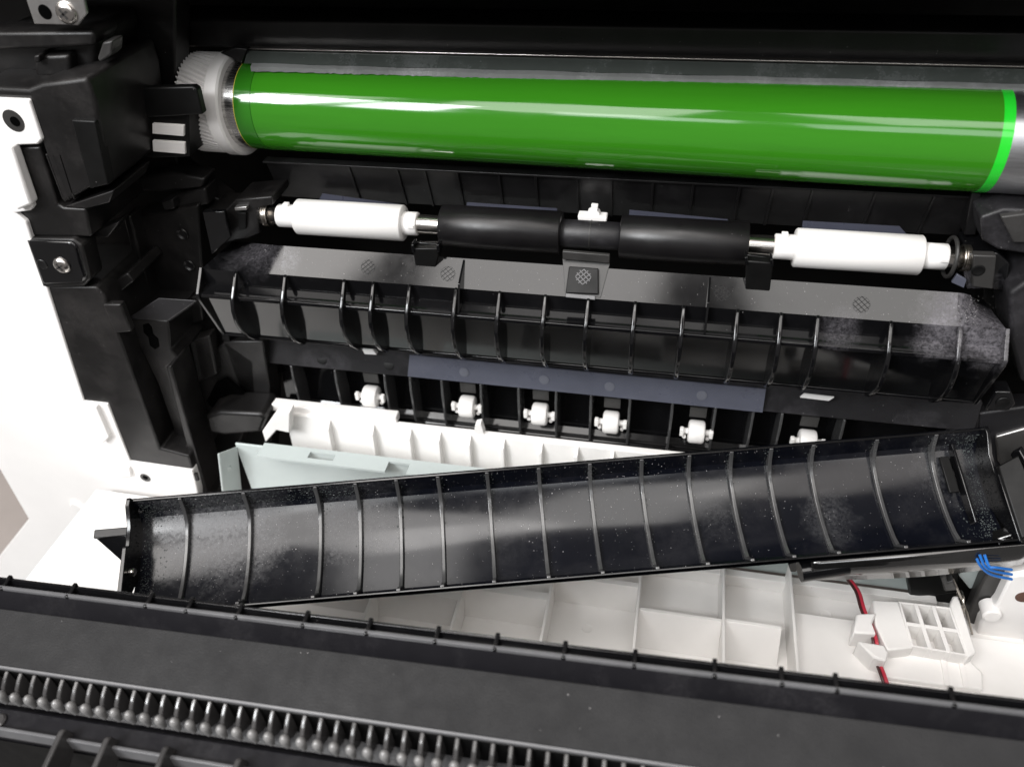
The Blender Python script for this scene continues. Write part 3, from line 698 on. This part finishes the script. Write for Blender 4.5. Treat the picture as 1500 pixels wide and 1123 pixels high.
fp('slot', [(322, 470), (334, 474), (336, 500), (326, 498)], -20.3, 1, 'deep', .1)
fp('shelf', [(196, 262), (250, 252), (300, 262), (296, 276), (238, 282), (200, 280)], -13, 9, 'frame', 1.0)
fp('shelf', [(250, 288), (300, 276), (306, 300), (262, 306)], -14, 8, 'frame', .8)
fp('clip', [(236, 296), (252, 292), (256, 306), (240, 309)], -18, 6, 'satin', .5)
for k in range(3):
    fp('groove_rib', [(66 + 10 * k, 226), (69 + 10 * k, 226), (94 + 8 * k, 292), (91 + 8 * k, 292)], -45.0, 2, 'frame', .2)
fp('wall_step', [(262, 440), (292, 432), (298, 470), (270, 480)], -19, 6, 'frame', .7)
fp('wall_step', [(276, 500), (306, 492), (318, 548), (290, 560)], -24, 6, 'frame', .7)
fp('face_pad', [(150, 446), (176, 446), (192, 486), (168, 488)], -45.6, 3, 'frame', .6)
fp('notch', [(282, 694), (288, 694), (291, 704), (285, 704)], -45.4, 1, 'deep', .1)
# gear cover tongue and contact strips near the gear
fp('gear_tongue', [(170, 130), (282, 127), (288, 131), (297, 168), (225, 172), (170, 178)], -20.5, 3, 'deep', .5)
fp('contact_holder', [(180, 170), (223, 165), (276, 168), (278, 230), (223, 232), (150, 220)], -19, 12, 'deep', .5)
for pts, lab in (([(223, 181), (269, 184), (269, 200), (223, 196)], 'upper of two bright contact strips beside the helical gear'), ([(223, 206), (270, 209), (271, 226), (224, 222)], 'lower of two bright contact strips beside the helical gear')):
    tag(MB().px(pts, -20, 1.4).build('contact_strip', 'gear', None, .15), lab, 'contact strip', 'contact strips by the gear')

mb_ = thing('mounting_bracket', 'silver metal bracket with a hole and screw in the top left corner', 'metal bracket', at(80, 20, Y=-38))
MB().px([(32, -30), (38, 0), (50, 36), (114, 38), (127, 20), (121, -10), (116, -30)], -38, 1.2).build('plate', 'zinc', mb_, .35)
disc(at(66, 18, Y=-38), -Yax, [(-.2, 2.0), (.08, 2.0), (.1, 1.8)], 24).build('hole', 'void', mb_)
screw(mb_, 98, 19, -38, 3.1)

# ------------------------------------------------------------------ right side frame
rf = thing('side_frame', 'dusty black frame at the right end of the rollers and guide', 'side frame', at(1480, 450, Y=-12))
def rp(name, pts, Y, d, mat='frame', bev=.6): return MB().px(pts, Y, d).build(name, mat, rf, bev, 3)
rp('back_panel', [(1440, 300), (1640, 280), (1640, 1060), (1470, 900), (1390, 800), (1420, 620), (1440, 480)], 4, 12, 'deep')
rp('moulded_block', [(1436, 318), (1470, 306), (1640, 312), (1640, 380), (1500, 372), (1462, 366), (1438, 352)], -16, 16, 'dusty', .8)
rp('grey_tab', [(1466, 318), (1510, 312), (1510, 356), (1484, 356)], -18, 4, 'grey', .5)
rp('side_block', [(1478, 430), (1520, 400), (1640, 400), (1640, 560), (1496, 560), (1480, 500)], -22, 20, 'dusty', 1.2)
rp('lug', [(1442, 602), (1458, 574), (1482, 574), (1488, 592), (1478, 602)], -30, 6, 'gloss', .6)
disc(at(1469, 589, Y=-30), -Yax, [(-.2, 1.2), (.2, 2.1), (.4, 1.9), (.1, 1.1)], 20).build('lug_hole', 'deep', rf)
rp('grey_column', [(1432, 606), (1500, 596), (1640, 600), (1640, 760), (1480, 720), (1436, 660)], -14, 8, 'dusty', 1.0)
rp('metal_strip', [(1458, 640), (1500, 628), (1640, 630), (1640, 690), (1480, 700), (1462, 676)], -15, 3, 'zinc', .6)
rp('post', [(1388, 594), (1420, 598), (1412, 640), (1386, 640)], -10, 6, 'grey', .8)
rp('post', [(1420, 600), (1436, 598), (1434, 634), (1414, 636)], -14, 6, 'dusty', .8)
rp('moulded_block', [(1330, 848), (1400, 820), (1480, 790), (1640, 790), (1640, 980), (1440, 940), (1420, 905), (1360, 880)], -46, 20, 'deep', .8)

wb = thing('white_corner_bracket', 'white plastic corner bracket with a slot at the lower right', 'corner bracket', at(1470, 930, Y=-62))
MB().px([(1427, 940), (1436, 912), (1462, 882), (1480, 845), (1640, 820), (1640, 1100), (1440, 1010), (1420, 965)], -62, 10).build('plate', 'white', wb, .8)
MB().lathe(at(1452, 898, Y=-62.5), -Yax, [(-4, 3.0), (1, 3.0), (1.5, 2.4)], 24).build('boss', 'white', wb)
disc(at(1500, 874, Y=-62), Vector((0, -1, 0)), [(-.2, 2.6), (.1, 2.6), (.2, 2.2)], 24).build('slot', 'rust', wb)

# lever with torsion spring, blue wires, black hinge arm under the loose plate
lv = thing('spring_lever', 'small white lever with a steel torsion spring beside the white cells', 'lever', at(1405, 885, Z=ZF + 14))
MB().prism([at(a, b, Y=-62) for a, b in ((1378, 846), (1386, 842), (1388, 854), (1396, 850), (1402, 864), (1384, 866))], (0, 3, 0)).build('lever', 'grey', lv, .4)
hx = [at(1405, 880, Y=-60) + Vector((0.4 * t / 10, 3.4 * math.cos(t * .45), 4.0 * math.sin(t * .45) - t * .12)) for t in range(70)]
MB().tube(hx, .35, 6).build('spring', 'spring', lv)
MB().tube([at(1396, 848, Y=-61), at(1404, 866, Y=-61), at(1416, 896, Y=-62), at(1424, 928, Y=-63)], .4, 6).build('spring_leg', 'spring', lv)
hm = thing('hinge_mechanism', 'dark hinge mechanism with bent metal plates under the right end of the loose plate', 'mechanism', at(1400, 850, Y=-52))
MB().px([(1330, 846), (1352, 822), (1384, 812), (1392, 836), (1404, 838), (1402, 868), (1372, 872), (1332, 874)], -54, 8).build('black_block', 'deep', hm, .6)
MB().px([(1368, 836), (1376, 814), (1404, 808), (1408, 832)], -57, 1).build('bent_plate', 'zinc', hm, .2)
MB().px([(1404, 842), (1424, 826), (1452, 838), (1448, 858), (1420, 862)], -53, 1.2).build('bent_plate', 'sheet', hm, .3)
MB().px([(1418, 900), (1436, 856), (1462, 812), (1484, 806), (1470, 846), (1440, 912), (1424, 930)], -58, 5).build('swing_arm', 'grey', hm, .8)
MB().px([(1452, 818), (1484, 804), (1540, 800), (1540, 836), (1478, 842)], -60, 3).build('end_plate', 'zinc', hm, .5)
MB().px([(1388, 824), (1412, 806), (1488, 782), (1478, 796), (1412, 828)], -66, 4).build('glossy_wedge', 'mirror', hm, .5)
MB().px([(1154, 826), (1172, 820), (1178, 824), (1166, 838), (1158, 838)], -66, 4).build('small_hook', 'gloss', hm, .4)
disc(at(1440, 842, Y=-53), -Yax, [(0, 1.6), (1, 1.6), (1.4, 1.2)], 20).build('rivet', 'metal', hm)
bw = thing('blue_wires', 'bundle of blue wires bending behind the right end of the loose plate', 'wires', at(1445, 828, Y=-55))
for k in range(3):
    MB().tube(curve([at(1428 + k * 7, 812, Y=-72 - k), at(1437 + k * 6, 829, Y=-74 - k), at(1452 + k * 4, 841 - k * 5, Y=-74 - k), at(1482, 848 - k * 7, Y=-72 - k)]), .42, 10).build('wire', 'blue', bw)

# ------------------------------------------------------------------ loose guide plate
a_ = (R @ Vector((1, .084, 0))).normalized()
hz = Vector((a_.y, -a_.x, 0)).normalized()
if hz.y > 0: hz = -hz
TILT = math.radians(27)
e_ = (hz * math.cos(TILT) - Zax * math.sin(TILT)); e_ = (e_ - a_ * e_.dot(a_)).normalized()
n_ = a_.cross(e_); n_ = n_ if n_.z > 0 else -n_
P0 = dep(815, 765, 244)
def pl(px, py):
    q = onplane(px, py, P0, n_) - P0; return q.dot(a_), q.dot(e_)
W0 = sum(pl(*p)[1] for p in ((190, 735), (815, 682), (1440, 630))) / 3
W1 = sum(pl(*p)[1] for p in ((643, 861), (860, 843), (1390, 797))) / 3
SL, SR = pl(188, 760)[0], pl(1462, 690)[0]
lp = thing('loose_guide_plate', 'loose glossy black ribbed guide plate lying tilted across the opening', 'guide plate', P0)
Q = lambda s, w, h: P0 + a_ * s + e_ * w + n_ * h
W = W1 - W0
curve_w = [(W0, 0), (W0 + .03 * W, -3.2), (W0 + .06 * W, -6.2), (W0 + .10 * W, -7.4), (W0 + .20 * W, -8.6), (W0 + .32 * W, -9.3), (W0 + .45 * W, -9.6), (W0 + .56 * W, -9.5)]
for f_, sl_ in ((.66, 5), (.76, 10), (.86, 15), (.945, 18)):
    curve_w.append((W0 + f_ * W, curve_w[-1][1] + math.tan(math.radians(sl_)) * (W0 + f_ * W - curve_w[-1][0])))
curve_w.append((W1, 0))
tr = MB(); ns = 40
up = [[Q(SL + (SR - SL) * i / ns, w, h) for i in range(ns + 1)] for w, h in curve_w]
dn = [[Q(SL + (SR - SL) * i / ns, w + (1.3 if k == len(curve_w) - 1 else -1.0 if k < 3 else .2), h - (1.4 if 2 < k < len(curve_w) - 1 else .1)) for i in range(ns + 1)] for k, (w, h) in enumerate(curve_w)]
tr.strip(up[::-1]); tr.strip(dn)
L = [p[0] for p in up] + [p[0] for p in dn[::-1]]; tr.add(L, [tuple(range(len(L)))])
L = [p[-1] for p in up] + [p[-1] for p in dn[::-1]]; tr.add(L, [tuple(range(len(L)))])
tr.build('trough', 'trough', lp, smooth=19)
MB().obox(P0, (a_, e_, n_), (SL, W0 - .7, -1.2), (SR, W0 + .1, .25)).build('rim', 'gloss', lp, .2)
MB().obox(P0, (a_, e_, n_), (SL, W1 - .2, -1.0), (SR, W1 + .5, .15)).build('rim', 'gloss', lp, .2)
ribpx = (263, 356, 461, 520, 580, 641, 713, 789, 864, 940, 1010, 1072, 1130, 1192, 1285, 1372)
first = None
rib_in = curve_w
rib_out = [(W0 + .4, .15), (W0 + .06 * W + .9, -3.6), (W0 + .10 * W + 1.2, -5.4)] + [(w, h + 1.6) for w, h in curve_w[4:-2]] + [(curve_w[-2][0] - .4, curve_w[-2][1] + 2.0), (W1 - .9, .1)]
for px in ribpx:
    s = pl(px, 735 - .084 * (px - 190))[0]
    if first is None:
        fs_ = s; first = MB().prism([Q(s - .6, w, h) for w, h in rib_out + rib_in[::-1]], a_ * 1.2).build('rib', 'ribedge', lp, .40, 4)
    else: rep(first, a_ * (s - fs_))
# end walls
ew = [(W0 - 1, 1.2), (W0 + .05 * W, 1.6), (W0 + .22 * W, -1.0), (W0 + .40 * W, -1.4), (W0 + .42 * W, .4), (W1 + .8, .4), (W1, -2), (W0 + .6 * W, -10.5), (W0 + .2 * W, -10), (W0 - 1, -2)]
MB().prism([Q(SL - .8, w, h) for w, h in ew], a_ * 1.4).build('end_wall', 'gloss', lp, .25)
MB().prism([Q(SR - .6, w, h) for w, h in ew], a_ * 1.4).build('end_wall', 'gloss', lp, .25)
MB().prism([Q(SL - .8, W0 + .28 * W, -1.2), Q(SL - 11, W0 + .24 * W, -1.5), Q(SL - 11, W0 + .26 * W, -2.6), Q(SL - .8, W0 + .55 * W, -7)], e_ * 1.0 - n_ * .2).build('side_tab', 'gloss', lp, .25)
MB().obox(P0, (a_, e_, n_), (SL - 11, W0 + .22 * W, -2.4), (SL - .6, W0 + .30 * W, -1.2)).build('tab_ledge', 'satin', lp, .3)
disc(Q(SL + 1.0, W0 + .62 * W, -3.2), a_, [(-.3, 1.3), (.9, 1.3), (1.3, 1.0), (1.4, .4)], 20).build('boss', 'metal', lp)
# right end details
MB().obox(P0, (a_, e_, n_), (SR - 12.5, W0 + .16 * W, -8.0), (SR - 9.5, W0 + .5 * W, -7.0)).build('slot', 'deep', lp, .2)
MB().obox(P0, (a_, e_, n_), (SR - 8.8, W0 + .06 * W, -8.4), (SR - 7.9, W0 + .8 * W, -4.8)).build('inner_wall', 'gloss', lp, .25)
MB().prism([Q(SR, W0 + .35 * W, 1), Q(SR + 6, W0 + .28 * W, 3), Q(SR + 8, W0 + .95 * W, 3), Q(SR, W1, 1)], n_ * -1.6).build('end_arm', 'deep', lp, .4)
MB().prism([Q(SR + 6, W0 + .24 * W, 3.6), Q(SR + 7.5, W0 + .2 * W, 3.6), Q(SR + 13, W1 - 1, 3.6), Q(SR + 11.5, W1, 3.6)], n_ * -5).build('arm_blade', 'gloss', lp, .4)
# underside flange seen below the front rim at the right, and the round post
und = MB(); L0, L1 = [], []
for i in range(25):
    t = i / 24; s = SR - 62 + 66 * t
    L0.append(Q(s, W1 + .9, -1.0)); L1.append(Q(s + 2, W1 + .9 + 3.5 + 1.5 * math.sin(t * 3.1), -10 - 4 * t))
und.strip([L0, [p.lerp(q, .5) + e_ * .9 for p, q in zip(L0, L1)], L1])
u_ = und.build('underside_flange', 'mirror', lp, smooth=60)
sm = u_.modifiers.new('thickness', 'SOLIDIFY'); sm.thickness = .0010
MB().tube([Q(SR - 64, W1 + 3.0, -7), Q(SR - 50, W1 + 2.2, -6.0)], 3.2, 24).build('round_post', 'gloss', lp, smooth=60)
# dust on the plate
pts = []
def trough_pt(s, t):
    k = t * (len(curve_w) - 1); i = min(int(k), len(curve_w) - 2); f = k - i
    w = curve_w[i][0] * (1 - f) + curve_w[i + 1][0] * f; h = curve_w[i][1] * (1 - f) + curve_w[i + 1][1] * f
    tx = (e_ * (curve_w[i + 1][0] - curve_w[i][0]) + n_ * (curve_w[i + 1][1] - curve_w[i][1])).normalized()
    nn = a_.cross(tx); nn = nn if nn.dot(n_) > 0 or nn.dot(-e_) > 0 and i > 8 else -nn
    if i < 3: nn = e_
    return Q(s, w, h), nn
for _ in range(1500):
    c = random.random()
    s = SL + (SR - SL) * (random.random() if c < .5 else abs(random.gauss(0, .16)) % 1 if c < .85 else .55 + random.gauss(0, .12))
    s = min(SR - 1, max(SL + 1, s))
    t = min(.97, max(.03, random.gauss(.42, .26)))
    pts.append(trough_pt(s, t))
specks(pts, 'dust_specks', lp, 'dust', .03, .12)
pts = []
for _ in range(900):
    s = SL + 1.5 + abs(random.gauss(0, 3.6)); pts.append(trough_pt(s, random.uniform(.05, .95)))
for _ in range(700):
    s = SL + random.uniform(2, 70) ; pts.append(trough_pt(s, min(.4, abs(random.gauss(.12, .07)))))
for _ in range(900):
    s = SR - 1 - abs(random.gauss(0, 4.5)); pts.append(trough_pt(s, random.uniform(.05, .9)))
for px in ribpx:
    s_ = pl(px, 735 - .084 * (px - 190))[0]
    for _ in range(70):
        pts.append(trough_pt(s_ + random.choice((-1, 1)) * (.5 + abs(random.gauss(0, .6))), min(.95, max(.04, random.gauss(.3, .22)))))
specks(pts, 'toner_fluff', lp, 'fluff', .06, .26)

# ------------------------------------------------------------------ open door edge in the foreground
d_ = (R @ Vector((4.68, -.241, 1))).normalized()
g_ = Vector((d_.y, -d_.x, 0)).normalized()
if g_.y > 0: g_ = -g_
v_ = d_.cross(g_); v_ = v_ if v_.z > 0 else -v_
PD = dep(750, 951, 190)
dd = thing('open_door', 'open black door edge with grey mat and comb teeth in the foreground', 'printer door', PD)
T = lambda s, g, v: PD + d_ * s + g_ * g + v_ * v
def dprof(name, gv, s0, s1, mat, bev=.2): return MB().prism([T(s0, g, v) for g, v in gv], d_ * (s1 - s0)).build(name, mat, dd, bev)
S0, S1 = -190, 170
dprof('rail', [(-.5, -1.2), (-.5, .1), (.35, .1), (.5, -1.2)], S0, S1, 'edge', .12)
dprof('hollow', [(-.5, -1.0), (-1.0, -1.9), (-1.8, -2.1), (-2.4, -1.5), (-2.8, -.5), (-3.4, -.4), (-3.7, -3), (-.5, -5)], S0, S1, 'gloss', .1)
dprof('edge_band', [(.45, -.6), (3.2, -5.4), (3.0, -9), (-.5, -9), (-.5, -.8)], S0, S1, 'door', .25)
dprof('foam_mat', [(3.2, -5.3), (16.6, -10.2), (16.2, -12.2), (3.0, -7.4)], S0, S1, 'mat', .3)
dprof('comb_rail', [(16.6, -10.0), (17.3, -10.3), (17.3, -11.2), (16.6, -11.2)], S0, S1, 'edge', .2)
dprof('comb_back', [(16.6, -11.2), (17.4, -11.2), (17.4, -22), (16.6, -22)], S0, S1, 'deep', .1)
def sd(px, py, g, v):
    "distance along the door of the point seen at a pixel"
    q = onplane(px, py, T(0, g, v), d_.cross(Vector((0, 0, 1)).cross(d_)).cross(d_).cross(d_).normalized() if False else (T(0, g, v) - CAM - d_ * (T(0, g, v) - CAM).dot(d_)).normalized())
    return (q - PD).dot(d_)
first = None
for px, py in ((10, 848), (105, 862), (218, 880), (277, 888), (350, 896), (447, 908), (540, 918), (640, 930), (727, 940), (827, 952), (930, 963), (1047, 976), (1145, 987), (1225, 998), (1395, 1016)):
    s = sd(px, py, -2, 0)
    if first is None:
        fx = s; first = MB().prism([T(s - .55, g, v) for g, v in ((.6, .2), (.6, -1.4), (-1.6, -2.2), (-3.0, -1.8), (-3.8, -1.6), (-4.0, .25), (-3.2, .35), (-1.6, -.1))], d_ * 1.1).build('rib', 'gloss', dd, .25)
    else: rep(first, d_ * (s - fx))
# comb teeth
sA, sB = sd(16, 962, 17.5, -10.3), sd(1040, 1121, 17.5, -10.3)
pitch = 4.25
first = None
for k in range(-6, 78):
    s = sA + k * pitch
    if first is None:
        fx = s
        tm = MB()
        tp = [(17.5, -10.6), (19.4, -11.6), (21.2, -13.0), (21.8, -14.4), (21.4, -16.4), (19.5, -18), (17.5, -18)]
        tm.prism([T(s - .6, g, v) for g, v in tp], d_ * 1.2)
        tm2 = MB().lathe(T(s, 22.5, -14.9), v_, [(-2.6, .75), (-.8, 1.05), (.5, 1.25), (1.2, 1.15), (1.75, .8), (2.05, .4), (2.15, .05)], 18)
        first = tm.build('tooth', 'comb', dd, .35, 3, 60)
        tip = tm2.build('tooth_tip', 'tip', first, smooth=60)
    else:
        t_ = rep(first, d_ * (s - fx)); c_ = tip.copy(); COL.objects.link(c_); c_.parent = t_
dprof('gutter', [(17.4, -20), (21.5, -22), (23.6, -19.0), (29.4, -19.6), (29.4, -25), (17.4, -25)], S0, S1, 'door', .3)
dprof('thin_rail', [(27.9, -19.8), (28.7, -18.0), (29.5, -18.0), (29.7, -22)], S0, S1, 'edge', .2)
dprof('ribbed_panel', [(29.7, -24), (33, -75), (30, -75), (28.4, -27)], S0, S1, 'deep', .2)
first = None
for px, py in ((92, 1066), (158, 1078), (243, 1092), (350, 1109)):
    s = sd(px, py, 28.2, -15.4)
    if first is None:
        fx = s; first = MB().prism([T(s - .75, g, v) for g, v in ((26.8, -19.4), (27.6, -15.8), (28.6, -15.2), (29.8, -15.4), (60, -22.5), (60, -40), (27.4, -22))], d_ * 1.5).build('panel_rib', 'comb', dd, .4)
    else: rep(first, d_ * (s - fx))
MB().lathe(T(sd(8, 1040, 27, -20), 27, -20), v_, [(0, 2.0), (1.2, 2.0), (1.6, 1.5)], 20).build('stud', 'comb', dd)
